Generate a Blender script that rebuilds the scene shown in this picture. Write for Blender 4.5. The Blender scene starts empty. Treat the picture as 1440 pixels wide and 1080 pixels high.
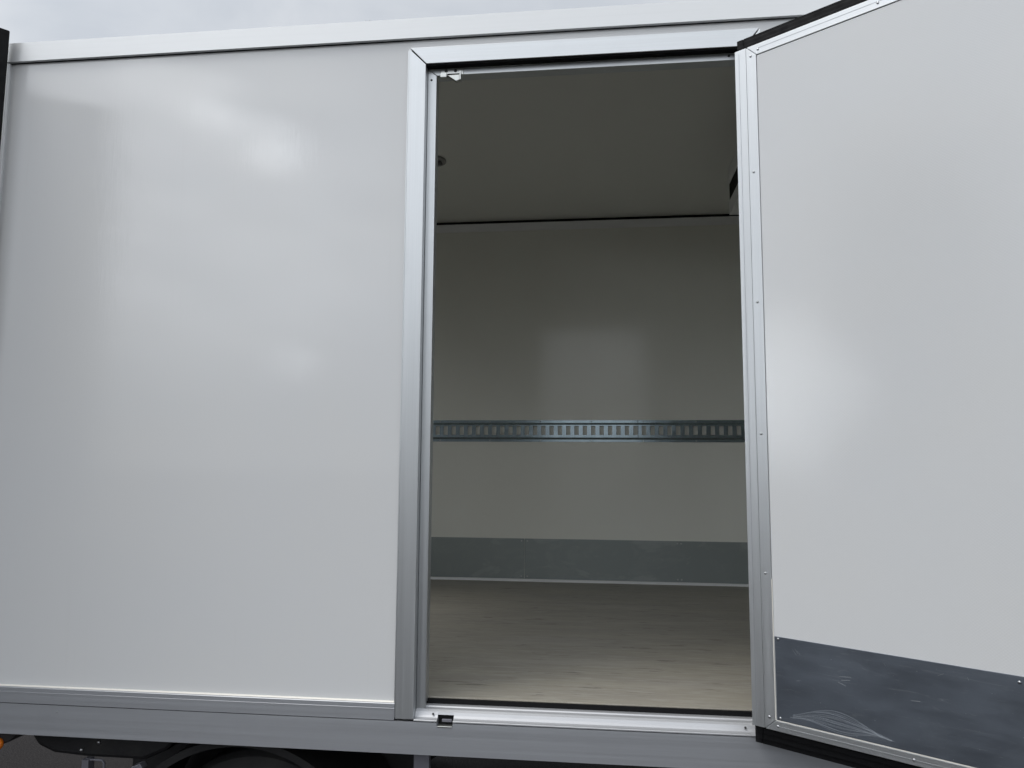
import bpy, bmesh, math, random
from mathutils import Vector, Matrix
random.seed(7)
S = bpy.context.scene
COL = S.collection
H0 = 1.65                                  # eye height; heights below are given relative to the eye and lifted by H0

# ------------------------------------------------------------------ camera
cam_d = bpy.data.cameras.new('camera'); cam = bpy.data.objects.new('camera', cam_d); COL.objects.link(cam)
yaw, pit, rol = 0.115417781, 0.106371376, 0.00618864468
fw = Vector((-math.sin(yaw)*math.cos(pit), math.cos(yaw)*math.cos(pit), math.sin(pit)))
rt = Vector((math.cos(yaw), math.sin(yaw), 0)); up = rt.cross(fw)
r2 = math.cos(rol)*rt + math.sin(rol)*up; u2 = -math.sin(rol)*rt + math.cos(rol)*up
m = Matrix((r2, u2, -fw)).transposed().to_4x4(); m.translation = Vector((0, -2.26054619, H0))
cam.matrix_world = m
cam_d.sensor_width = 36; cam_d.lens = 1066.99875/1440*36
cam_d.clip_start = 0.05; cam_d.clip_end = 2000
S.camera = cam

# ------------------------------------------------------------------ sky and sun (overcast)
SUN_AZ, SUN_EL = -60.0, 60.0               # azimuth from -y towards +x, degrees
def direction(az, el):
    a, e = math.radians(az), math.radians(el)
    return Vector((math.sin(a)*math.cos(e), -math.cos(a)*math.cos(e), math.sin(e)))
W = bpy.data.worlds.new('World'); S.world = W; W.use_nodes = True
nt = W.node_tree; nt.nodes.clear()
def wn(t, **k):
    n = nt.nodes.new(t)
    for a, b in k.items(): setattr(n, a, b)
    return n
def wl(a, b): nt.links.new(a, b)
def wmath(op, a, b=None, c=None, clamp=False):
    n = wn('ShaderNodeMath', operation=op, use_clamp=clamp)
    for i, v in enumerate((a, b, c)):
        if v is None: continue
        if isinstance(v, (int, float)): n.inputs[i].default_value = v
        else: wl(v, n.inputs[i])
    return n.outputs[0]
out = wn('ShaderNodeOutputWorld'); bg = wn('ShaderNodeBackground'); bg.inputs['Strength'].default_value = 0.1
wl(bg.outputs[0], out.inputs[0])
sky = wn('ShaderNodeTexSky', sky_type='NISHITA'); sky.sun_disc = False
sky.sun_elevation = math.radians(SUN_EL)
sd = direction(SUN_AZ, SUN_EL); sky.sun_rotation = math.atan2(sd.x, sd.y)
tc = wn('ShaderNodeTexCoord')
mp = wn('ShaderNodeMapping'); mp.inputs['Scale'].default_value = (1.0, 1.0, 2.6); wl(tc.outputs['Generated'], mp.inputs['Vector'])
nz = wn('ShaderNodeTexNoise'); nz.inputs['Scale'].default_value = 2.7; nz.inputs['Detail'].default_value = 6; nz.inputs['Roughness'].default_value = 0.52; nz.inputs['Distortion'].default_value = 0.5
wl(mp.outputs[0], nz.inputs['Vector'])
ramp = wn('ShaderNodeValToRGB'); wl(nz.outputs['Fac'], ramp.inputs[0])
CLOUD = ramp.color_ramp
CLOUD.elements[0].position = 0.33; CLOUD.elements[0].color = (0.63, 0.665, 0.71, 1)
CLOUD.elements[1].position = 0.68; CLOUD.elements[1].color = (0.88, 0.895, 0.91, 1)
def glow(az, el, width, sharp):
    d = direction(az, el)
    dp = wn('ShaderNodeVectorMath', operation='DOT_PRODUCT'); wl(tc.outputs['Generated'], dp.inputs[0]); dp.inputs[1].default_value = d
    mr = wn('ShaderNodeMapRange', interpolation_type='SMOOTHERSTEP'); wl(dp.outputs['Value'], mr.inputs[0])
    mr.inputs[1].default_value = math.cos(math.radians(width)); mr.inputs[2].default_value = math.cos(math.radians(width*sharp))
    return mr.outputs[0]
nz2 = wn('ShaderNodeTexNoise'); nz2.inputs['Scale'].default_value = 16; nz2.inputs['Detail'].default_value = 4; wl(mp.outputs[0], nz2.inputs['Vector'])
wob = wmath('MULTIPLY_ADD', nz2.outputs['Fac'], 3.2, -0.75, True)      # ragged edges of the bright cloud gaps
broad = glow(-20, 52, 95, 0.0)                              # the cloud deck is thinner towards the hidden sun
lum = wmath('MULTIPLY_ADD', broad, 0.86, 1.08)
sepd = wn('ShaderNodeSeparateXYZ'); wl(tc.outputs['Generated'], sepd.inputs[0])
lowm = wn('ShaderNodeMapRange', interpolation_type='SMOOTHERSTEP'); wl(sepd.outputs['Z'], lowm.inputs[0])
for i, v in enumerate((-0.01, 0.36, 0.32, 1.0)): lowm.inputs[i+1].default_value = v
lum = wmath('MULTIPLY', lum, lowm.outputs[0])                      # duller towards the horizon
for az, el, wd, am in ((-61, 5.6, 3.6, 11), (-57.5, 5.2, 3.2, 8), (-54.5, 5.0, 2.6, 4), (-66, 5.8, 4, 8.0), (-28.9, 24.6, 2.7, 4.0), (-24.8, 22.4, 2.4, 4.5), (-22.7, 7.2, 1.6, 3.0), (-33.5, 25.5, 2.5, 1.6), (-38, 27, 4.5, 1.2), (-28, 18, 16, 1.25), (-9, 6.5, 4, 0.8)):
    lum = wmath('ADD', lum, wmath('MULTIPLY', wmath('MULTIPLY', glow(az, el, wd, 0.1), wob if az > -50 else 1.0), am))
lum10 = wmath('MULTIPLY', lum, 8.2)
sc = wn('ShaderNodeVectorMath', operation='SCALE'); wl(ramp.outputs[0], sc.inputs[0]); wl(lum10, sc.inputs['Scale'])
mix = wn('ShaderNodeMix', data_type='RGBA'); mix.inputs['Factor'].default_value = 0.88
wl(sky.outputs[0], mix.inputs['A']); wl(sc.outputs[0], mix.inputs['B'])
wl(mix.outputs['Result'], bg.inputs['Color'])

sl = bpy.data.lights.new('sun', 'SUN'); sl.energy = 1.15; sl.angle = math.radians(24); sl.color = (1, 0.965, 0.91)
so = bpy.data.objects.new('sun', sl); COL.objects.link(so)
so.rotation_euler = (-sd).to_track_quat('-Z', 'Y').to_euler(); so.location = (0, 0, 12)

S.view_settings.view_transform = 'Standard'; S.view_settings.look = 'None'
S.view_settings.exposure = 0.2; S.view_settings.gamma = 1.0; S.view_settings.use_curve_mapping = False

# ------------------------------------------------------------------ materials
class Mat:
    def __init__(s, name, color, rough=0.5, metal=0.0, spec=0.5, ior=1.5):
        s.m = bpy.data.materials.new(name); s.m.use_nodes = True
        s.t = s.m.node_tree; s.b = s.t.nodes['Principled BSDF']
        s.b.inputs['Base Color'].default_value = (*color, 1)
        s.b.inputs['Roughness'].default_value = rough; s.b.inputs['Metallic'].default_value = metal
        s.b.inputs['Specular IOR Level'].default_value = spec; s.b.inputs['IOR'].default_value = ior
        s.color = color; s.tc = s.t.nodes.new('ShaderNodeTexCoord'); s.h = None
    def noise(s, scale, detail=4, rough=0.55, vec=(1, 1, 1), dist=0.0, loc=(0, 0, 0)):
        mpn = s.t.nodes.new('ShaderNodeMapping'); mpn.inputs['Scale'].default_value = vec; mpn.inputs['Location'].default_value = loc
        s.t.links.new(s.tc.outputs['Object'], mpn.inputs[0])
        n = s.t.nodes.new('ShaderNodeTexNoise'); n.inputs['Scale'].default_value = scale; n.inputs['Detail'].default_value = detail
        n.inputs['Roughness'].default_value = rough; n.inputs['Distortion'].default_value = dist
        s.t.links.new(mpn.outputs[0], n.inputs['Vector']); return n.outputs['Fac']
    def rng(s, v, a, b, c, d):
        n = s.t.nodes.new('ShaderNodeMapRange'); s.t.links.new(v, n.inputs[0])
        for i, x in enumerate((a, b, c, d)): n.inputs[i+1].default_value = x
        return n.outputs[0]
    def mixc(s, fac, col, base=None):
        n = s.t.nodes.new('ShaderNodeMix'); n.data_type = 'RGBA'; s.t.links.new(fac, n.inputs['Factor'])
        src = base or getattr(s, 'cur', None)
        if src is None: n.inputs['A'].default_value = (*s.color, 1)
        else: s.t.links.new(src, n.inputs['A'])
        n.inputs['B'].default_value = (*col, 1)
        s.cur = n.outputs['Result']; s.t.links.new(s.cur, s.b.inputs['Base Color']); return s
    def roughv(s, v): s.t.links.new(v, s.b.inputs['Roughness']); return s
    def bump(s, v, strength, dist):
        n = s.t.nodes.new('ShaderNodeBump'); n.inputs['Strength'].default_value = strength; n.inputs['Distance'].default_value = dist
        s.t.links.new(v, n.inputs['Height'])
        if s.h: s.t.links.new(s.h, n.inputs['Normal'])
        s.h = n.outputs[0]; s.t.links.new(s.h, s.b.inputs['Normal']); return s
    def mul(s, a, b):
        n = s.t.nodes.new('ShaderNodeMath'); n.operation = 'MULTIPLY'; s.t.links.new(a, n.inputs[0])
        if isinstance(b, (int, float)): n.inputs[1].default_value = b
        else: s.t.links.new(b, n.inputs[1])
        return n.outputs[0]

# outer glass-fibre skin: gloss white gelcoat, faint vertical print-through of the core
skin = Mat('gelcoat_white', (0.70, 0.71, 0.72), 0.06, 0, 0.5, 1.62)
skin.mixc(skin.rng(skin.noise(1.6, 4), 0.35, 0.7, 0, 0.5), (0.725, 0.725, 0.715))
skin.mixc(skin.rng(skin.noise(3.0, 5, 0.6, (14, 1, 0.22)), 0.62, 0.8, 0, 0.20), (0.60, 0.60, 0.585))
skin.roughv(skin.rng(skin.noise(2.5, 5), 0.3, 0.7, 0.045, 0.10))
skin.bump(skin.noise(26, 2, 0.5, (7, 1, 0.35)), 0.14, 0.0010)
skin.bump(skin.noise(140, 2, 0.5), 0.06, 0.0006)
# inner lining of the cargo box
leafm = Mat('rear_leaf_grey', (0.05, 0.052, 0.058), 0.45); leafm.mixc(leafm.rng(leafm.noise(3, 5), 0.4, 0.7, 0, 0.5), (0.07, 0.07, 0.072))
lining = Mat('lining_white', (0.82, 0.825, 0.76), 0.13, 0, 0.5)
lining.mixc(lining.rng(lining.noise(2.2, 4), 0.35, 0.7, 0, 0.45), (0.77, 0.765, 0.695))
lining.bump(lining.noise(60, 3, 0.6, (0.4, 1, 5)), 0.10, 0.0006)
lining.bump(lining.noise(230, 1, 0.5), 0.04, 0.0004)
roofin = Mat('ceiling_white', (0.78, 0.79, 0.745), 0.30, 0, 0.5)
roofin.bump(roofin.noise(180, 1, 0.5), 0.12, 0.0004)
# door lining with a fine embossed dimple pattern
emb = Mat('embossed_panel', (0.67, 0.685, 0.70), 0.085, 0, 0.58)
def wave(mm, axis, period):
    sp = mm.t.nodes.new('ShaderNodeSeparateXYZ'); mm.t.links.new(mm.tc.outputs['Object'], sp.inputs[0])
    k = mm.mul(sp.outputs[axis], 2*math.pi/period)
    n = mm.t.nodes.new('ShaderNodeMath'); n.operation = 'SINE'; mm.t.links.new(k, n.inputs[0]); return n.outputs[0]
emb.bump(emb.mul(wave(emb, 0, 0.0085), wave(emb, 2, 0.0072)), 0.12, 0.0005)
emb.bump(emb.noise(90, 2, 0.5), 0.06, 0.0008)
emb.mixc(emb.rng(emb.noise(1.5, 4), 0.35, 0.7, 0, 0.5), (0.695, 0.695, 0.685))
sk = emb.noise(150, 2, 0.5); emb.mixc(emb.rng(sk, 0.80, 0.83, 0, 0.6), (0.25, 0.24, 0.22))
# brushed aluminium extrusions, one grain direction per axis
def alu(name, grain, col=(0.61, 0.63, 0.645), rough=0.38, metal=0.88):
    a = Mat(name, col, rough, metal)
    st = a.noise(60, 4, 0.6, grain)
    a.mixc(a.rng(st, 0.35, 0.75, 0, 0.35), tuple(c*0.84 for c in col))
    a.mixc(a.rng(a.noise(7, 4, 0.6), 0.55, 0.8, 0, 0.25), tuple(c*0.8 for c in col))
    a.roughv(a.rng(a.noise(18, 4, 0.6, grain), 0.3, 0.7, rough*0.85, rough*1.2))
    a.bump(st, 0.10, 0.0006)
    return a
aluX = alu('aluminium_long', (0.04, 6, 6))
aluZ = alu('aluminium_upright', (6, 6, 0.04))
sillM = alu('sill_aluminium', (0.04, 6, 6), (0.50, 0.51, 0.53), 0.5, 0.6)  # threshold aluminium, darker and less metallic than the frame
railM = alu('rail_anodised', (0.04, 6, 6), (0.45, 0.465, 0.495), 0.45, 0.6)
whiteal = Mat('cant_rail_white', (0.76, 0.775, 0.785), 0.36, 0.25, 0.5)
whiteal.bump(whiteal.noise(60, 4, 0.6, (0.03, 4, 4)), 0.14, 0.0008)
whiteal.mixc(whiteal.rng(whiteal.noise(30, 4, 0.6, (0.05, 3, 3)), 0.5, 0.8, 0, 0.3), (0.69, 0.70, 0.71))
rubber = Mat('black_rubber', (0.008, 0.008, 0.009), 0.7, 0, 0.18)
rubber.roughv(rubber.rng(rubber.noise(40, 4), 0.3, 0.7, 0.6, 0.85)); rubber.bump(rubber.noise(160, 3), 0.15, 0.001)
sealant = Mat('white_sealant', (0.78, 0.76, 0.70), 0.5); sealant.bump(sealant.noise(60, 3), 0.4, 0.002)
kick = Mat('kick_plate_alloy', (0.15, 0.172, 0.205), 0.42, 0.75)
kick.mixc(kick.rng(kick.noise(4, 6, 0.65, (1, 1, 1.6), 1.2), 0.52, 0.72, 0, 0.5), (0.20, 0.225, 0.255))
kick.mixc(kick.rng(kick.noise(12, 5, 0.7, (0.5, 1, 5), 2.0), 0.58, 0.70, 0, 0.45), (0.28, 0.30, 0.32))
kick.mixc(kick.rng(kick.noise(150, 2, 0.5), 0.74, 0.80, 0, 0.7), (0.55, 0.56, 0.56))
kick.roughv(kick.rng(kick.noise(6, 6, 0.6, (1, 1, 3)), 0.35, 0.7, 0.34, 0.6)); kick.bump(kick.noise(70, 4, 0.6, (0.1, 1, 3)), 0.10, 0.0008)
kick2 = Mat('kick_plate_dull', (0.30, 0.335, 0.33), 0.5, 0.4)
kick2.mixc(kick2.rng(kick2.noise(4, 6, 0.65, (1, 1, 1.6), 1.2), 0.5, 0.7, 0, 0.5), (0.38, 0.405, 0.40))
kick2.mixc(kick2.rng(kick2.noise(2.3, 5, 0.6, (1, 1, 2.5), 1.5, (2, 0, 1)), 0.56, 0.62, 0, 0.35), (0.44, 0.46, 0.46))
kick2.bump(kick2.noise(70, 4, 0.6, (0.1, 1, 3)), 0.10, 0.0008)
scuff = Mat('scuff', (0.19, 0.21, 0.235), 0.5, 0.8); scuff.bump(scuff.noise(90, 3, 0.6, (0.1, 1, 3)), 0.2, 0.001)
scratchm = Mat('scratched_alloy', (0.27, 0.285, 0.30), 0.45, 0.7); scratchm.bump(scratchm.noise(90, 3), 0.2, 0.001)
galv = Mat('galvanised_steel', (0.44, 0.535, 0.60), 0.22, 1.0)
galv.mixc(galv.rng(galv.noise(25, 5, 0.6), 0.4, 0.75, 0, 0.5), (0.31, 0.40, 0.44)); galv.roughv(galv.rng(galv.noise(30, 4), 0.3, 0.7, 0.14, 0.26))
galv.bump(galv.noise(50, 3), 0.12, 0.001)
steel = Mat('bright_steel', (0.55, 0.56, 0.54), 0.28, 1.0); steel.bump(steel.noise(120, 2), 0.1, 0.001)
screwm = Mat('rivet_steel', (0.50, 0.51, 0.52), 0.30, 1.0); screwm.bump(screwm.noise(200, 2), 0.1, 0.001)
covm = Mat('coving_grey', (0.80, 0.81, 0.81), 0.4, 0.1); covm.bump(covm.noise(60, 3, 0.6, (0.05, 3, 3)), 0.1, 0.001)
# floor: grey-brown phenolic ply with long grain marks
flo = Mat('cargo_floor_ply', (0.325, 0.303, 0.252), 0.5, 0, 0.45)
flo.mixc(flo.rng(flo.noise(4, 6, 0.65, (0.5, 2.5, 1)), 0.40, 0.60, 0, 0.6), (0.265, 0.247, 0.220))
flo.mixc(flo.rng(flo.noise(9, 5, 0.6, (0.5, 6, 1), 0.3), 0.50, 0.66, 0, 0.5), (0.235, 0.220, 0.188))
flo.mixc(flo.rng(flo.noise(11, 3, 0.55, (0.8, 4.0, 1), 0.4, (3, 1, 0)), 0.635, 0.70, 0, 0.7), (0.10, 0.09, 0.08))
flo.mixc(flo.rng(flo.noise(30, 5, 0.75, (0.3, 2.2, 1), 0.2), 0.50, 0.66, 0, 0.7), (0.40, 0.385, 0.345))
flo.mixc(flo.rng(flo.noise(3, 5, 0.6, (0.4, 1.6, 1), 0.8, (5, 2, 0)), 0.54, 0.66, 0, 0.5), (0.375, 0.355, 0.32))
flo.bump(flo.noise(40, 5, 0.65, (0.3, 3, 1)), 0.3, 0.002); flo.bump(flo.noise(260, 2), 0.25, 0.001)
blackp = Mat('black_paint', (0.014, 0.014, 0.016), 0.5); blackp.mixc(blackp.rng(blackp.noise(8, 6, 0.65), 0.45, 0.8, 0, 0.6), (0.05, 0.046, 0.042)); blackp.bump(blackp.noise(90, 3), 0.2, 0.002)
guardm = Mat('mudguard_plastic', (0.010, 0.010, 0.011), 0.6); guardm.mixc(guardm.rng(guardm.noise(12, 6, 0.65), 0.4, 0.8, 0, 0.8), (0.02, 0.019, 0.018)); guardm.bump(guardm.noise(120, 3), 0.2, 0.002)
bracketm = Mat('bracket_grey', (0.20, 0.20, 0.23), 0.5, 0.3); bracketm.mixc(bracketm.rng(bracketm.noise(12, 6, 0.65), 0.5, 0.8, 0, 0.6), (0.13, 0.125, 0.12))
tyre = Mat('tyre_rubber', (0.018, 0.018, 0.019), 0.75); tyre.mixc(tyre.rng(tyre.noise(9, 5), 0.4, 0.8, 0, 0.6), (0.05, 0.047, 0.043)); tyre.bump(tyre.noise(100, 4), 0.4, 0.003)
amber = Mat('amber_lens', (0.80, 0.20, 0.015), 0.2, 0, 0.6); amber.bump(wave(amber, 2, 0.006), 0.3, 0.002)
lampm = Mat('lamp_housing', (0.30, 0.30, 0.29), 0.35); lampm.bump(lampm.noise(100, 2), 0.1, 0.001)
lensm = Mat('lamp_lens_dark', (0.09, 0.09, 0.09), 0.2); lensm.bump(lensm.noise(80, 2), 0.1, 0.001)
asph = Mat('asphalt', (0.020, 0.0185, 0.019), 0.9, 0, 0.15)
asph.mixc(asph.rng(asph.noise(130, 4, 0.75), 0.5, 0.64, 0, 0.9), (0.085, 0.078, 0.078))
asph.mixc(asph.rng(asph.noise(0.9, 6, 0.6), 0.4, 0.7, 0, 0.5), (0.030, 0.027, 0.027))
asph.bump(asph.noise(130, 4, 0.75), 0.9, 0.010); asph.bump(asph.noise(40, 4), 0.3, 0.01)
reflblockm = Mat('reflection_block_grey', (0.13, 0.137, 0.15), 0.45); reflblockm.mixc(reflblockm.rng(reflblockm.noise(1.3, 6), 0.4, 0.75, 0, 0.5), (0.10, 0.105, 0.115))  # grey of the unseen block added for its reflection

# ------------------------------------------------------------------ helpers
def box(bm, x0, x1, y0, y1, z0, z1):
    v = [bm.verts.new(p) for p in ((x0,y0,z0),(x1,y0,z0),(x1,y1,z0),(x0,y1,z0),(x0,y0,z1),(x1,y0,z1),(x1,y1,z1),(x0,y1,z1))]
    for f in ((0,3,2,1),(4,5,6,7),(0,1,5,4),(1,2,6,5),(2,3,7,6),(3,0,4,7)): bm.faces.new([v[i] for i in f])
def prism(bm, pts, h0, h1, mapf):
    """closed polygon pts (2-D) swept from h0 to h1 through mapf(u, v, h)"""
    a = [bm.verts.new(mapf(u, v, h0)) for u, v in pts]; b = [bm.verts.new(mapf(u, v, h1)) for u, v in pts]
    bm.faces.new(a); bm.faces.new(b[::-1]); n = len(pts)
    for i in range(n): bm.faces.new((a[i], b[i], b[(i+1) % n], a[(i+1) % n]))
def along_x(u, v, h): return (h, u, v)       # pts are (y, z)
def along_z(u, v, h): return (u, v, h)       # pts are (x, y)
def along_y(u, v, h): return (u, h, v)       # pts are (x, z)
def cyl(bm, c, axis, r, h, n=24, r2=None):
    q = Vector(axis).to_track_quat('Z', 'Y').to_matrix().to_4x4(); q.translation = Vector(c)
    bmesh.ops.create_cone(bm, cap_ends=True, segments=n, radius1=r, radius2=r if r2 is None else r2, depth=h, matrix=q)
def dome(bm, c, axis, r, h):
    q = Vector(axis).to_track_quat('Z', 'Y').to_matrix().to_4x4(); q.translation = Vector(c)
    bmesh.ops.create_uvsphere(bm, u_segments=16, v_segments=10, radius=1, matrix=q @ Matrix.Diagonal((r, r, h, 1)))
def tube(bm, pts, r, n=8):
    pts = [Vector(p) for p in pts]; rings = []
    for i, p in enumerate(pts):
        t = (pts[min(i+1, len(pts)-1)] - pts[max(i-1, 0)]).normalized()
        a = t.orthogonal().normalized() if i == 0 else (rings[-1][1] - rings[-1][1].dot(t)*t).normalized()
        b = t.cross(a); rings.append(([bm.verts.new(p + r*(math.cos(2*math.pi*k/n)*a + math.sin(2*math.pi*k/n)*b)) for k in range(n)], a))
    for (r0, _), (r1, _) in zip(rings, rings[1:]):
        for k in range(n): bm.faces.new((r0[k], r0[(k+1) % n], r1[(k+1) % n], r1[k]))
    bm.faces.new(rings[0][0][::-1]); bm.faces.new(rings[-1][0])
def obj(name, bm, mat, parent=None, bevel=0.0, smooth=False, seg=2):
    bmesh.ops.recalc_face_normals(bm, faces=bm.faces)
    me = bpy.data.meshes.new(name); bm.to_mesh(me); bm.free()
    me.materials.append(mat.m)
    o = bpy.data.objects.new(name, me); COL.objects.link(o)
    if smooth:
        for p in me.polygons: p.use_smooth = True
    if bevel:
        b = o.modifiers.new('bevel', 'BEVEL'); b.width = bevel; b.segments = seg; b.limit_method = 'ANGLE'; b.angle_limit = math.radians(30)
    if parent: o.parent = parent
    return o
def B(): return bmesh.new()
def thing(name, label, cat, loc=(0, 0, 0)):
    o = bpy.data.objects.new(name, None); COL.objects.link(o); o.location = loc
    o['label'] = label; o['category'] = cat; o.empty_display_size = 0.2; return o

# ------------------------------------------------------------------ ground
bm = B()
box(bm, -150, 150, -150, 150, -0.2, 0)
g = obj('ground', bm, asph); g['kind'] = 'structure'

# ------------------------------------------------------------------ the truck: one thing, everything rides on it
# truck root sits at eye-height zero so the parts can use eye-relative heights
truck = thing('box_truck', 'white refrigerated box truck with its side door open on an empty cargo space', 'truck', (0, 0, H0))
XR, XF = -2.030, 1.62                       # rear and front end of the cargo box
T = 0.06                                    # side wall thickness
DEEP = 2.36                                 # far lining
ZC = 1.53                                   # ceiling
ZF = -0.6913                                # cargo floor
HX0, HX1, HZ1 = -0.560, 0.462, 1.288        # hole cut in the near wall
REAR_OPEN = 1.2                             # one rear leaf is shut, the other stands open

bm = B()
box(bm, XR, HX0, 0, T, -0.80, 1.40)
box(bm, HX1, XF, 0, T, -0.80, 1.40)
box(bm, HX0, HX1, 0, T, HZ1, 1.40)
obj('side_wall', bm, skin, truck)

# cant rail along the roof edge
bm = B()
prism(bm, [(0.001, 1.3575), (-0.0125, 1.3575), (-0.0140, 1.3585), (-0.0105, 1.4275), (-0.006, 1.4305), (0.03, 1.433), (0.07, 1.433), (0.07, 1.4005), (0.001, 1.4005)], XR, XF, along_x)
rr = obj('roof_rail', bm, whiteal, truck)
bm = B(); box(bm, XR, XF, -0.004, -0.0005, 1.3558, 1.3573); obj('rail_shade', bm, rubber, rr)  # black strip stands for the shadow in the seam below the rail
for xs in (-0.748, -0.735):
    bm = B(); cyl(bm, (xs, -0.004, 1.4315), (0, 0, 1), 0.003, 0.004, 10); obj('rivet', bm, screwm, rr)
bm = B(); prism(bm, [(0.0705, 1.402), (0.0705, 1.4325), (0.36, 1.60), (2.42, 1.60), (2.42, 1.572), (0.372, 1.572)], XR, XF, along_x); obj('roof', bm, skin, truck)

# bottom rail: trim band, groove, deep lower web
def strip(bm, x0, x1, pts): prism(bm, pts, x0, x1, along_x)
NX0, NX1, NZ = -0.4745, -0.4270, -0.7530     # latch slot
trim_pts = [(-0.001, -0.694), (-0.011, -0.6945), (-0.0125, -0.696), (-0.0125, -0.7065), (-0.0115, -0.7075), (-0.0125, -0.7085), (-0.0125, -0.7412), (-0.001, -0.7412)]
bm = B(); strip(bm, XR, -0.601, trim_pts)
tr = obj('lower_trim', bm, railM, truck)
bm = B(); strip(bm, 0.497, XF, trim_pts); obj('lower_trim', bm, railM, truck)
bm = B()
strip(bm, XR, -0.601, [(-0.001, -0.6938), (-0.007, -0.6938), (-0.005, -0.6922), (-0.001, -0.690)])
obj('sealant_bead', bm, sealant, tr)
bm = B()
ztop = -0.7438
box(bm, XR, NX0, -0.0125, 0.05, -0.834, ztop); box(bm, NX1, XF, -0.0125, 0.05, -0.834, ztop)
box(bm, NX0, NX1, -0.0125, 0.05, -0.834, NZ)
lr = obj('bottom_rail', bm, railM, truck)
bm = B(); box(bm, XR, NX0, -0.0095, 0.011, ztop+0.0002, -0.7414); box(bm, NX1, XF, -0.0095, 0.011, ztop+0.0002, -0.7414); obj('rail_groove', bm, blackp, lr)
bm = B(); box(bm, NX0-0.002, NX1+0.002, 0.0125, 0.03, NZ-0.004, -0.72); obj('slot_back', bm, rubber, lr)
bm = B(); prism(bm, [(-0.0135, NZ-0.0035), (-0.0135, NZ+0.0005), (-0.006, NZ+0.003), (0.012, NZ+0.002), (0.012, NZ-0.0035)], NX0+0.002, NX1-0.002, along_x); obj('slot_edge', bm, steel, lr, 0.001)
bm = B(); box(bm, NX0+0.012, NX1-0.006, 0.005, 0.0115, NZ+0.007, NZ+0.015); obj('latch_keep', bm, bracketm, lr, 0.0015)
for x in (-1.66,):
    bm = B(); dome(bm, (x, -0.0125, -0.763), (0, -1, 0), 0.0025, 0.0018); obj('rivet', bm, screwm, lr)

# rear corner post and the rear door leaf standing open
bm = B()
prism(bm, [(-2.050, 0.03), (-2.050, -0.006), (-2.044, -0.012), (-2.002, -0.012), (-1.997, -0.008), (-1.997, -0.0005), (XR-0.0005, -0.0005), (XR-0.0005, 0.03)], -0.80, 1.3555, along_z)
obj('corner_post', bm, whiteal, truck)
bm = B(); box(bm, -1.15, -0.006, -0.034, 0.0, -0.80, 1.440); RD = obj('rear_door', bm, leafm, truck, 0.003)
RD.location = (-2.006, -0.018, 0); RD.rotation_euler = (0, 0, math.radians(50))
bm = B()
prism(bm, [(0.0, -0.002), (0.0, -0.036), (-0.004, -0.040), (-0.11, -0.040), (-0.11, -0.0345), (-0.0055, -0.0345), (-0.0055, -0.002)], -0.80, 1.452, along_z)
obj('door_seal', bm, rubber, RD, 0.002)

# ---------------- interior
bm = B(); box(bm, XR, XF, DEEP, DEEP+0.06, -0.80, ZC-0.0005); obj('far_wall', bm, lining, truck)
bm = B(); box(bm, XF+0.0005, XF+0.06, 0, DEEP+0.06, -0.80, 1.598); obj('front_wall', bm, lining, truck)
bm = B(); box(bm, XR-0.06, XR-0.001, REAR_OPEN, DEEP+0.06, -0.80, 1.568); obj('rear_wall', bm, lining, truck)
bm = B(); prism(bm, [(0.061, 1.38), (0.061, 1.399), (0.33, 1.5695), (DEEP+0.05, 1.5695), (DEEP+0.05, ZC), (0.335, ZC)], XR, XF, along_x); ceil = obj('ceiling', bm, roofin, truck)
bm = B(); box(bm, XR, XF, 0.058, DEEP, -0.79, ZF); obj('cargo_floor', bm, flo, truck, 0.0015)
# coving between ceiling and far wall
bm = B(); prism(bm, [(DEEP-0.0005, 1.466), (DEEP-0.007, 1.466), (DEEP-0.009, 1.469), (DEEP-0.020, 1.505), (DEEP-0.024, 1.508), (DEEP-0.024, 1.511), (DEEP-0.0005, 1.511)], XR, XF, along_x)
cv = obj('coving', bm, covm, truck)
bm = B(); prism(bm, [(DEEP-0.0005, 1.5115), (DEEP-0.010, 1.5115), (DEEP-0.014, 1.5295), (DEEP-0.0005, 1.5295)], XR, XF, along_x); obj('coving_shade', bm, rubber, cv)  # shadow line above the coving, laid in as a black strip
# load rail: flanges, two dark folds and a web punched with slots
bm = B()
TZ0, TZ1 = 0.1415, 0.2725
ya, yb = DEEP-0.003, DEEP-0.0005
def fold(z0, z1, y0, y1): box(bm, XR, XF, y0, y1, z0, z1)
fold(TZ0, TZ0+0.014, ya, yb); fold(TZ1-0.016, TZ1, ya, yb)
prism(bm, [(ya, TZ0+0.0142), (ya-0.011, TZ0+0.026), (ya-0.0085, TZ0+0.026), (yb, TZ0+0.0142)], XR, XF, along_x)
prism(bm, [(ya, TZ1-0.0162), (ya-0.011, TZ1-0.028), (ya-0.0085, TZ1-0.028), (yb, TZ1-0.0162)], XR, XF, along_x)
WZ0, WZ1 = TZ0+0.0262, TZ1-0.0282; yw0, yw1 = ya-0.0112, ya-0.0085
SZ0, SZ1 = 0.183, 0.238
fold(WZ0, SZ0, yw0, yw1); fold(SZ1, WZ1, yw0, yw1)
pitch = 0.0503; x = -2.0 + (-0.9951+2.0) % pitch - 0.0125 - pitch
edges = []
while x < XF:
    edges.append((x, x+0.026)); x += pitch
prev = XR
for a, b in edges:
    a = max(a, XR); b = min(b, XF)
    if a > prev: box(bm, prev, a, yw0, yw1, SZ0, SZ1)
    prev = b
lrail = obj('load_rail', bm, galv, truck)
bm = B(); JX = 0.2279
box(bm, JX-0.0015, JX+0.0015, yw0-0.0006, yw0-0.0002, WZ0, WZ1); box(bm, JX-0.0015, JX+0.0015, ya-0.0008, ya-0.0003, TZ1-0.016, TZ1); obj('rail_joint', bm, rubber, lrail)
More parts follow.
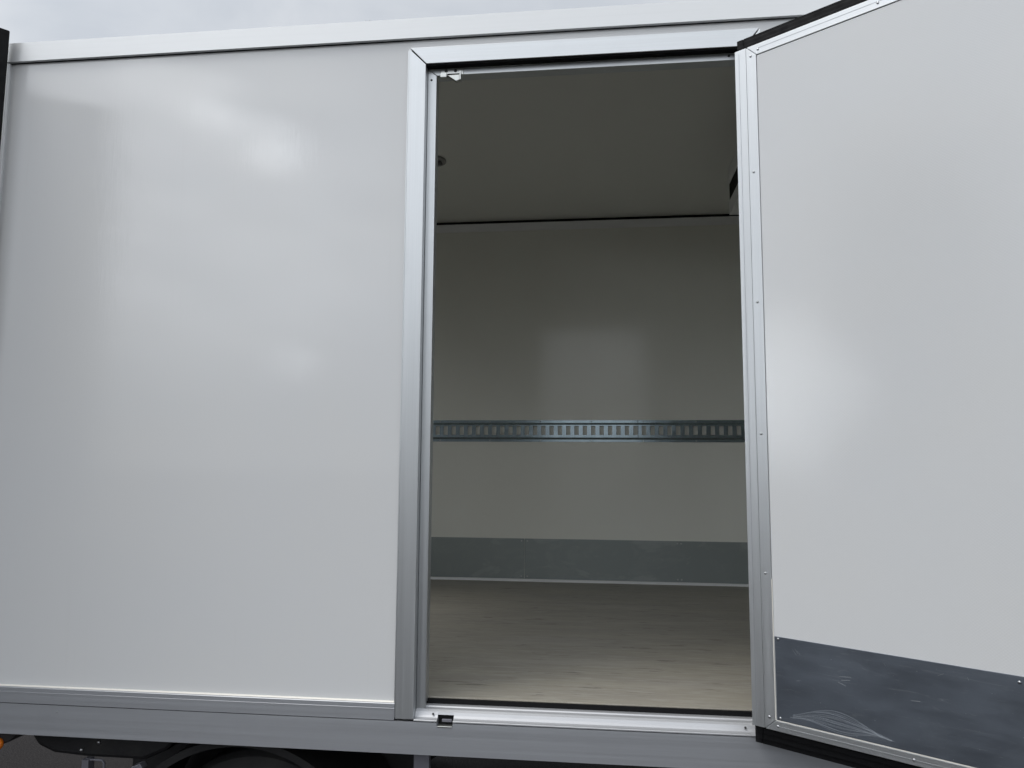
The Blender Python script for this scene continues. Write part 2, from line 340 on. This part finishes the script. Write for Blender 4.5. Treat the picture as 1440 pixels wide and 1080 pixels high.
rx = XR+0.12; k = 0
while rx < XF:
    for zz in (TZ0+0.007, TZ1-0.008):
        bm = B(); dome(bm, (rx, ya, zz), (0, -1, 0), 0.0042, 0.003); obj('rivet', bm, screwm, lrail)
    rx += 0.31
# kick plates along the foot of the far wall
cuts = [XR, -1.53, -0.4540, XF]
for a, b in zip(cuts, cuts[1:]):
    bm = B(); box(bm, a+0.001, b-0.001, DEEP-0.004, DEEP-0.0005, ZF+0.0155, -0.4394); kp = obj('kick_plate', bm, kick2, truck, 0.0008)
    for xx in ((a+0.018, b-0.018) if a < -0.5 else (a+0.018, 0.449, 0.471, 1.3)):
        for zz in (-0.4394-0.014, ZF+0.030):
            bm = B(); dome(bm, (xx, DEEP-0.004, zz), (0, -1, 0), 0.005, 0.003); obj('rivet', bm, screwm, kp)
bm = B(); prism(bm, [(DEEP-0.0005, ZF+0.0005), (DEEP-0.015, ZF+0.0005), (DEEP-0.006, ZF+0.0145), (DEEP-0.0005, ZF+0.0145)], XR, XF, along_x); obj('floor_fillet', bm, covm, truck)
# ceiling lamp
bm = B(); cyl(bm, (-0.826, 1.36, ZC-0.006), (0, 0, 1), 0.064, 0.012, 32); cl = obj('ceiling_lamp', bm, lampm, truck, 0.003)
bm = B(); box(bm, -0.87, -0.782, 1.338, 1.382, ZC-0.024, ZC-0.0125); obj('lamp_lens', bm, lensm, cl, 0.006)
# evaporator of the cooling unit, hung under the ceiling at the front end
EX, EY0, EY1 = 0.668, 0.55, 1.63
bm = B(); box(bm, EX, XF, EY0, EY1, 1.448, ZC-0.001); box(bm, EX, XF, EY0, EY1, 1.285, 1.358)
box(bm, EX+0.06, XF, EY0, EY1, 1.3585, 1.4475); ev = obj('cooling_unit', bm, covm, truck, 0.003)
bm = B(); box(bm, EX+0.004, EX+0.058, EY0+0.01, EY1-0.004, 1.359, 1.447); obj('air_outlet', bm, rubber, ev)

# ---------------- door frame: mitred flange, black rebate strip, inner lip
FY0, FY1 = -0.012, -0.001
OX0, OX1, OZ1 = -0.5985, 0.492, 1.326        # flange outer edge
IX0, IX1, IZ1 = -0.5435, 0.446, 1.2704       # flange inner edge
FB = -0.7375
bm = B()
g1 = 0.0022
prism(bm, [(OX0, FB), (IX0, FB), (IX0, IZ1-g1), (OX0, OZ1-g1*1.2)], FY0, FY1, along_y)
box(bm, HX0+0.001, IX0, -0.0008, T, FB, IZ1-0.003)
fr = obj('door_frame', bm, aluZ, truck, 0.0012)
bm = B(); box(bm, OX0-0.004, OX0-0.0003, -0.010, -0.001, FB+0.002, OZ1-0.008); obj('frame_edge_bead', bm, aluZ, fr, 0.0008)
bm = B()
prism(bm, [(IX1, FB), (OX1, FB), (OX1, OZ1-g1), (IX1, IZ1-g1)], FY0, FY1, along_y)
box(bm, IX1, HX1-0.001, -0.0008, T, FB, IZ1-0.003)
obj('frame_upright', bm, aluZ, fr, 0.0012)
bm = B()
prism(bm, [(OX0+g1*1.5, OZ1), (IX0+g1, IZ1), (IX1-g1, IZ1), (OX1-g1*1.3, OZ1)], FY0, FY1, along_y)
box(bm, HX0+0.001, HX1-0.001, -0.0008, T, IZ1+0.0002, HZ1-0.001)
obj('frame_header', bm, aluX, fr, 0.0012)
bm = B(); prism(bm, [(OX0+0.004, OZ1-0.012), (IX0-0.006, IZ1-0.004), (IX0-0.001, IZ1+0.006), (OX0+0.012, OZ1-0.004)], FY0+0.003, FY1-0.001, along_y); obj('mitre_joint', bm, rubber, fr)
bm = B(); prism(bm, [(OX1-0.004, OZ1-0.012), (IX1+0.006, IZ1-0.004), (IX1+0.001, IZ1+0.006), (OX1-0.012, OZ1-0.004)], FY0+0.003, FY1-0.001, along_y); obj('mitre_joint', bm, rubber, fr)
# black strip under the header rebate
bm = B(); box(bm, IX0+0.0003, IX1-0.0003, -0.006, 0.0185, IZ1-0.0045, IZ1-0.0002);
obj('rebate_strip', bm, rubber, fr)
LY0, LY1 = 0.019, 0.030
LX0, LX1, LZ1 = -0.5146, 0.4285, 1.2445
bm = B(); prism(bm, [(IX0+0.001, -0.7335), (LX0, -0.7335), (LX0, LZ1), (IX0+0.001, IZ1-0.0048)], LY0, LY1, along_y)
box(bm, LX0-0.004, LX0-0.0005, LY1+0.0002, T, -0.70, LZ1-0.004)
lip = obj('frame_lip', bm, aluZ, fr, 0.001)
bm = B(); prism(bm, [(LX1, -0.7335), (IX1-0.001, -0.7335), (IX1-0.001, IZ1-0.0048), (LX1, LZ1)], LY0, LY1, along_y)
obj('frame_lip', bm, aluZ, fr, 0.001)
bm = B(); prism(bm, [(IX0+0.004, IZ1-0.005), (LX0+0.0015, LZ1), (LX1-0.0015, LZ1), (IX1-0.004, IZ1-0.005)], LY0+0.0005, LY1, along_y)
box(bm, LX0, LX1, LY1+0.0002, T, LZ1+0.0005, LZ1+0.004); obj('frame_lip', bm, aluX, fr, 0.001)
def screw(p, par, r=0.004, axis=(0, -1, 0), h=0.0025, mat=None):
    b = B(); dome(b, p, axis, r, h); return obj('screw', b, mat or screwm, par, smooth=True)
screw((-0.531, LY0, 1.2305), fr, 0.0035, mat=rubber)
screw((0.4025, LY0, 1.2585), fr, 0.0042, mat=blackp)
# striker of the door catch
bm = B(); box(bm, -0.500, -0.427, LY0-0.003, LY0-0.0003, 1.243, 1.264); ck = obj('door_catch', bm, steel, truck, 0.001)
bm = B(); box(bm, -0.498, -0.4775, LY0-0.022, LY0-0.0035, 1.2265, 1.2425)
prism(bm, [(-0.4765, 1.2335), (-0.4365, 1.2345), (-0.4365, 1.2165), (-0.447, 1.2125)], LY0-0.020, LY0-0.004, along_y)
box(bm, -0.4358, -0.431, LY0-0.024, LY0-0.0035, 1.215, 1.245); obj('catch_block', bm, steel, ck, 0.0015)
bm = B(); box(bm, -0.4770, -0.4362, LY0-0.012, LY0-0.0032, 1.2350, 1.2425); obj('catch_slot', bm, rubber, ck)
for xx in (-0.483, -0.4525):
    screw((xx, LY0-0.003, 1.2565), ck, 0.0052, h=0.002, mat=blackp)

# ---------------- threshold
SX0, SX1 = -0.5425, 0.490
bm = B()
sill = [(0.046, -0.7075), (0.036, -0.7075), (0.031, -0.7088), (0.028, -0.7120), (0.018, -0.7150), (0.011, -0.7195), (0.006, -0.7275), (0.001, -0.7335), (-0.006, -0.7362), (-0.011, -0.7372), (-0.0125, -0.7385), (-0.0125, -0.7412), (0.046, -0.7412)]
prism(bm, sill, SX0, NX0, along_x); prism(bm, sill, NX1, SX1, along_x)
prism(bm, [(0.046, -0.7075), (0.036, -0.7075), (0.031, -0.7088), (0.028, -0.7120), (0.018, -0.7150), (0.011, -0.7195), (0.0075, -0.7265), (0.0125, -0.7275), (0.013, -0.7412), (0.046, -0.7412)], NX0, NX1, along_x)
th = obj('threshold', bm, sillM, truck)
bm = B(); box(bm, LX0-0.02, IX1, 0.0465, 0.0575, -0.74, ZF-0.0035); obj('threshold_seal', bm, rubber, th)
screw((-0.4885, 0.003, -0.7235), th, 0.0032, (0, -0.7, 0.7), mat=blackp); screw((0.398, 0.003, -0.7235), th, 0.0032, (0, -0.7, 0.7), mat=blackp)

# ---------------- the open side door
TH = math.radians(143.5)
bm = B()
sd_o = None
DW, DZ0, DZ1 = 0.905, -0.6925, 1.2185
# local axes: x along the door from the hinge, z up, -y out of the inner face (towards the viewer)
M_SKIN = B(); box(M_SKIN, 0.022, DW+0.028, 0.0655, 0.0745, DZ0-0.040, DZ1+0.040)
box(M_SKIN, 0.006, DW-0.006, 0.004, 0.065, DZ0+0.004, DZ1-0.004)
door = obj('side_door', M_SKIN, skin, truck, 0.001)
door.location = (0.40359, -0.07, 0); door.rotation_euler = (0, 0, -(math.pi-TH))
JW, SW = 0.0665, 0.032
# left upright
def upright(mir):
    def X(s): return DW-s if mir else s
    b = B()
    def bx(s0, s1, y0, y1, z0, z1):
        a, c = sorted((X(s0), X(s1))); box(b, a, c, y0, y1, z0, z1)
    P = [(0, DZ0+0.001), (0, DZ1), (JW-SW, DZ1), (JW-SW, DZ0+0.001)]
    prism(b, [(X(u), v) for u, v in P], 0.0, 0.05, along_y)
    P = [(JW-SW+0.0008, DZ0+0.001), (JW-SW+0.0008, DZ1-0.001), (JW, DZ1-SW), (JW, DZ0+0.027)]
    P2 = [(JW-SW+0.0008, DZ0+0.001), (JW-SW+0.0008, DZ1-0.001), (JW-0.0012, DZ1-SW-0.0012), (JW-0.0012, DZ0+0.027)]
    prism(b, [(X(u), v) for u, v in P2], -0.0004, 0.0035, along_y)
    return obj('door_upright', b, aluZ, door, 0.0006)
up1 = upright(False); up2 = upright(True)
bm = B(); box(bm, 0.0125, 0.0135, -0.0007, -0.0002, DZ0+0.01, DZ1-0.01); obj('extrusion_line', bm, railM, up1)
bm = B(); prism(bm, [(JW-SW+0.003, DZ1-0.0003), (JW+0.0012, DZ1-SW), (DW-JW-0.0012, DZ1-SW), (DW-JW+SW-0.003, DZ1-0.0003)], -0.0008, 0.0035, along_y)
box(bm, JW-SW+0.001, DW-JW+SW-0.001, 0.0037, 0.05, DZ1-SW+0.004, DZ1); tp = obj('door_head', bm, aluX, door, 0.001)
bm = B(); box(bm, JW+0.006, DW-JW-0.006, -0.0013, -0.0009, DZ1-0.0145, DZ1-0.0133); obj('extrusion_line', bm, railM, tp)
bm = B(); prism(bm, [(JW-SW+0.003, DZ0+0.0003), (DW-JW+SW-0.003, DZ0+0.0003), (DW-JW-0.0012, DZ0+0.0265), (JW+0.0012, DZ0+0.0265)], -0.0008, 0.0035, along_y)
box(bm, JW-SW+0.001, DW-JW+SW-0.001, 0.0037, 0.05, DZ0, DZ0+0.022); bt = obj('door_foot', bm, aluX, door, 0.001)
bm = B(); box(bm, JW+0.006, DW-JW-0.006, -0.0018, -0.0009, DZ0+0.012, DZ0+0.0135); obj('extrusion_line', bm, aluX, bt)
bm = B(); box(bm, JW+0.0012, DW-JW-0.0012, 0.0012, 0.0038, DZ0+0.0272, DZ1-SW-0.0016); obj('inner_panel', bm, emb, door)
bm = B(); box(bm, JW-0.002, DW-JW+0.002, 0.0022, 0.0032, DZ1-SW-0.002, DZ1-SW+0.001); obj('panel_gap', bm, rubber, door)
bm = B(); box(bm, JW-0.0008, JW+0.0012, -0.0012, 0.0008, DZ0+0.028, -0.30); box(bm, JW+0.002, DW-JW-0.002, -0.0012, 0.0008, DZ0+0.0268, DZ0+0.0290); obj('panel_bead', bm, sealant, door)
bm = B(); box(bm, JW+0.0035, DW-JW-0.003, -0.0012, 0.0010, DZ0+0.0292, -0.4490); dk = obj('kick_plate', bm, kick, door, 0.0008)
# long curved scuff low on the plate
bm = B()
c0, c1 = 0.10, 0.36
N = 40; topc = []; botc = []
for i in range(N+1):
    t = i/N; s = c0+(c1-c0)*t
    topc.append((s, DZ0+0.046+0.042*math.sin(math.pi*min(1, t*1.05))**1.4*(1-0.25*t)))
    botc.append((s, DZ0+0.040+0.006*math.sin(t*9)))
for k in range(16):
    f = (k+0.45*random.uniform(-1, 1)*(0 < k < 15))/15; pts = []; jit = random.uniform(0.0005, 0.0022); ph = random.uniform(4, 10)
    for i in range(N+1):
        t = i/N
        if not (0.05*random.random() <= t <= 1-0.25*random.random()*f): continue
        z = botc[i][1]+(topc[i][1]-botc[i][1])*f
        pts.append((topc[i][0], -0.0010, z+jit*math.sin(t*ph+k)))
    tube(bm, pts, 0.0004 if k < 15 else 0.00055, 5)
sc_o = obj('scuff_mark', bm, scuff, dk)
bm = B()
for s, z, a, l in ((0.118, -0.476, -0.9, 0.016), (0.124, -0.472, -1.0, 0.014), (0.129, -0.477, -0.8, 0.012), (0.235, -0.522, 0.12, 0.03), (0.24, -0.530, 0.16, 0.022), (0.232, -0.536, -0.3, 0.02), (0.126, -0.553, 0.1, 0.008), (0.343, -0.470, -1.1, 0.008), (0.46, -0.478, 0.5, 0.014), (0.52, -0.470, -1.2, 0.007), (0.40, -0.546, 0.1, 0.02)):
    bm = B(); tube(bm, [(s, -0.001, z), (s+l*math.cos(a), -0.0012, z+l*math.sin(a))], 0.0004, 5); obj('scratch', bm, scratchm, dk)
def rivet(s, z, par, y=-0.0008, r=0.0036):
    b = B(); dome(b, (s, y, z), (0, -1, 0), r, 0.0024); return obj('rivet', b, screwm, par, smooth=True)
for z in (1.188, 0.839, 0.460, 0.090, -0.287, -0.660):
    rivet(0.049, z, up1); rivet(DW-0.049, z, up2)
for s in (0.072, 0.40, 0.83): rivet(s, DZ1-0.018, tp); rivet(s, DZ0+0.013, bt)
for s in (0.0795, DW-0.0795):
    for z in (-0.4550, -0.6570): rivet(s, z, dk, -0.0012)
rivet(0.62, -0.462, dk, -0.0012); rivet(0.62, -0.657, dk, -0.0012)
# stepped rubber seal round the edge
def ring(b, s0, mg, y0, y1):
    """rectangular ring: hinge side at s0, margin mg on the other three sides"""
    x0, x1, z0, z1 = s0, DW+mg, DZ0-mg, DZ1+mg; w = 0.02
    box(b, x0, x0+w, y0, y1, z0, z1); box(b, x1-w, x1, y0, y1, z0, z1)
    box(b, x0+w+0.0003, x1-w-0.0003, y0, y1, z0, z0+w+mg-0.004); box(b, x0+w+0.0003, x1-w-0.0003, y0, y1, z1-w-mg+0.004, z1)
bm = B()
ring(bm, 0.004, 0.006, 0.010, 0.0185); ring(bm, 0.001, 0.022, 0.019, 0.0275); ring(bm, -0.0045, 0.040, 0.028, 0.0335); ring(bm, -0.003, 0.036, 0.034, 0.0385); ring(bm, -0.012, 0.056, 0.0395, 0.052); ring(bm, 0.006, 0.045, 0.0525, 0.065)
obj('door_seal', bm, rubber, door, 0.0025)
for z in (1.05, 0.25, -0.55):
    bm = B(); cyl(bm, (0.004, 0.058, z), (0, 0, 1), 0.007, 0.10, 16); obj('hinge', bm, steel, door)

# ---------------- underneath
bm = B()
for yy in (0.78, 1.60):
    box(bm, XR+0.05, XF, yy, yy+0.08, -1.06, -0.86)
for xx in (-1.9, -1.2, -0.55, 0.1, 0.8, 1.5): box(bm, xx, xx+0.06, 0.055, 2.36, -0.858, -0.792)
obj('chassis', bm, blackp, truck, 0.004)
bm = B(); box(bm, XR+0.01, XR+0.06, 0.95, 2.2, -1.22, -0.86); obj('rear_bumper_screen', bm, blackp, truck, 0.004)  # beam added deep enough to screen the lit ground behind it
bm = B(); box(bm, -0.62, 0.9, 1.9, 2.36, -1.42, -0.86); obj('ground_shade_box', bm, blackp, truck, 0.01)  # unseen black box added to darken the ground under the truck
WX, WY = -1.105, 0.30
RW = 0.36; WZ = RW-H0+0.0
for wy in (WY, 2.06):
    bm = B()
    prof = [(-0.10, 0.20), (-0.11, 0.30), (-0.095, 0.345), (-0.07, RW), (0.07, RW), (0.095, 0.345), (0.11, 0.30), (0.10, 0.20)]
    nseg = 48; rings = [[bm.verts.new((WX+r*math.cos(2*math.pi*k/nseg), wy+y, WZ+r*math.sin(2*math.pi*k/nseg))) for y, r in prof] for k in range(nseg)]
    for k in range(nseg):
        a, b = rings[k], rings[(k+1) % nseg]
        for i in range(len(prof)):
            j = (i+1) % len(prof); bm.faces.new((a[i], a[j], b[j], b[i]))
    whl = obj('wheel', bm, tyre, truck)
    bm = B(); cyl(bm, (WX, wy, WZ), (0, 1, 0), 0.205, 0.16, 32); cyl(bm, (WX, wy-0.09, WZ), (0, 1, 0), 0.06, 0.05, 20); obj('rim', bm, bracketm, whl, 0.004)
bm = B(); cyl(bm, (WX, 1.18, WZ), (0, 1, 0), 0.05, 1.6, 16); obj('axle', bm, blackp, truck)
# mudguard arch over the near wheel
bm = B(); RG = 0.443
def arc(r, y, k): a = math.radians(8+164*k/40); return (WX+r*math.cos(a), y, WZ+r*math.sin(a))
rows = [[bm.verts.new(arc(r, y, k)) for k in range(41)] for r, y in ((RG, 0.07), (RG, 0.45), (RG-0.006, 0.45), (RG-0.006, 0.08), (RG-0.022, 0.08), (RG-0.022, 0.07))]
for i in range(6):
    a, b = rows[i], rows[(i+1) % 6]
    for k in range(40): bm.faces.new((a[k], a[k+1], b[k+1], b[k]))
for k in (0, 40): bm.faces.new([rw[k] for rw in rows])
mg = obj('mudguard', bm, guardm, truck)
bm = B(); box(bm, -1.70, -0.62, 0.462, 0.47, -1.40, -0.86); obj('dark_screen_plate', bm, blackp, truck)  # black sheet added to keep the space behind the wheel dark
bm = B(); prism(bm, [(-1.93, -0.835), (-1.915, -0.90), (-1.88, -0.945), (-1.82, -0.968), (-1.70, -0.975), (-1.50, -0.975), (-1.42, -0.94), (-1.38, -0.90), (-1.38, -0.835)], 0.20, 0.46, along_y)
bb = obj('tool_box', bm, blackp, truck, 0.012)
bm = B(); dome(bm, (-1.66, 0.20, -0.925), (0, -1, 0), 0.007, 0.006); obj('bolt', bm, screwm, bb)
bm = B(); dome(bm, (-1.72, 0.20, -0.952), (0, -1, 0), 0.006, 0.005); obj('bolt', bm, screwm, bb)
bm = B(); tube(bm, [(-1.66, 0.14, -0.957), (-1.605, 0.14, -0.957), (-1.597, 0.14, -0.965), (-1.597, 0.14, -1.20)], 0.004, 8); box(bm, -1.668, -1.645, 0.13, 0.16, -1.20, -0.955)
obj('guard_bracket', bm, bracketm, truck)
bm = B(); prism(bm, [(-1.475, -0.955), (-1.45, -0.945), (-1.44, -0.96), (-1.60, -1.12), (-1.64, -1.12)], 0.10, 0.13, along_y); obj('mudguard_stay', bm, bracketm, truck, 0.003)
bm = B(); box(bm, -0.555, -0.508, 0.05, 0.075, -1.25, -0.8345); obj('underrun_bracket', bm, bracketm, truck, 0.002)
bm = B(); box(bm, -0.60, XF, 0.05, 0.08, -1.25, -1.13); box(bm, -0.60, XF, 0.05, 0.08, -1.45, -1.33); obj('underrun_rail', bm, aluX, truck, 0.004)
bm = B(); prism(bm, [(-2.03, -0.8345), (-1.80, -0.8345), (-1.84, -0.87), (-1.90, -0.895), (-2.03, -0.90)], 0.02, 0.20, along_y); lb = obj('lamp_bracket', bm, blackp, truck, 0.004)
bm = B(); dome(bm, (-1.876, 0.016, -0.876), (0, -1, 0), 0.020, 0.014); obj('marker_lamp', bm, amber, truck, smooth=True)

# ------------------------------------------------------------------ unseen block added behind the viewer, only to mirror dark in the panel
refl_block = thing('reflection_block', 'made-up grey building, unseen, added for the soft dark block it mirrors in the panel', 'building', (-7.0, -7.5, 0))
refl_block.rotation_euler = (0, 0, math.radians(-34))
bm = B(); box(bm, -2.2, 0, -5.5, 0, 0, 6.55); sw = obj('wall', bm, reflblockm, refl_block, 0.02)
bm = B(); box(bm, -2.26, 0.06, -5.6, 0.08, 6.552, 6.72); obj('roof', bm, blackp, refl_block, 0.02)
bm = B(); box(bm, -1.6, -0.6, 0.003, 0.05, 0.02, 2.2); dr = obj('door', bm, bracketm, refl_block, 0.01)
bm = B(); box(bm, -0.75, -0.70, 0.052, 0.09, 1.0, 1.2); obj('handle', bm, steel, dr)
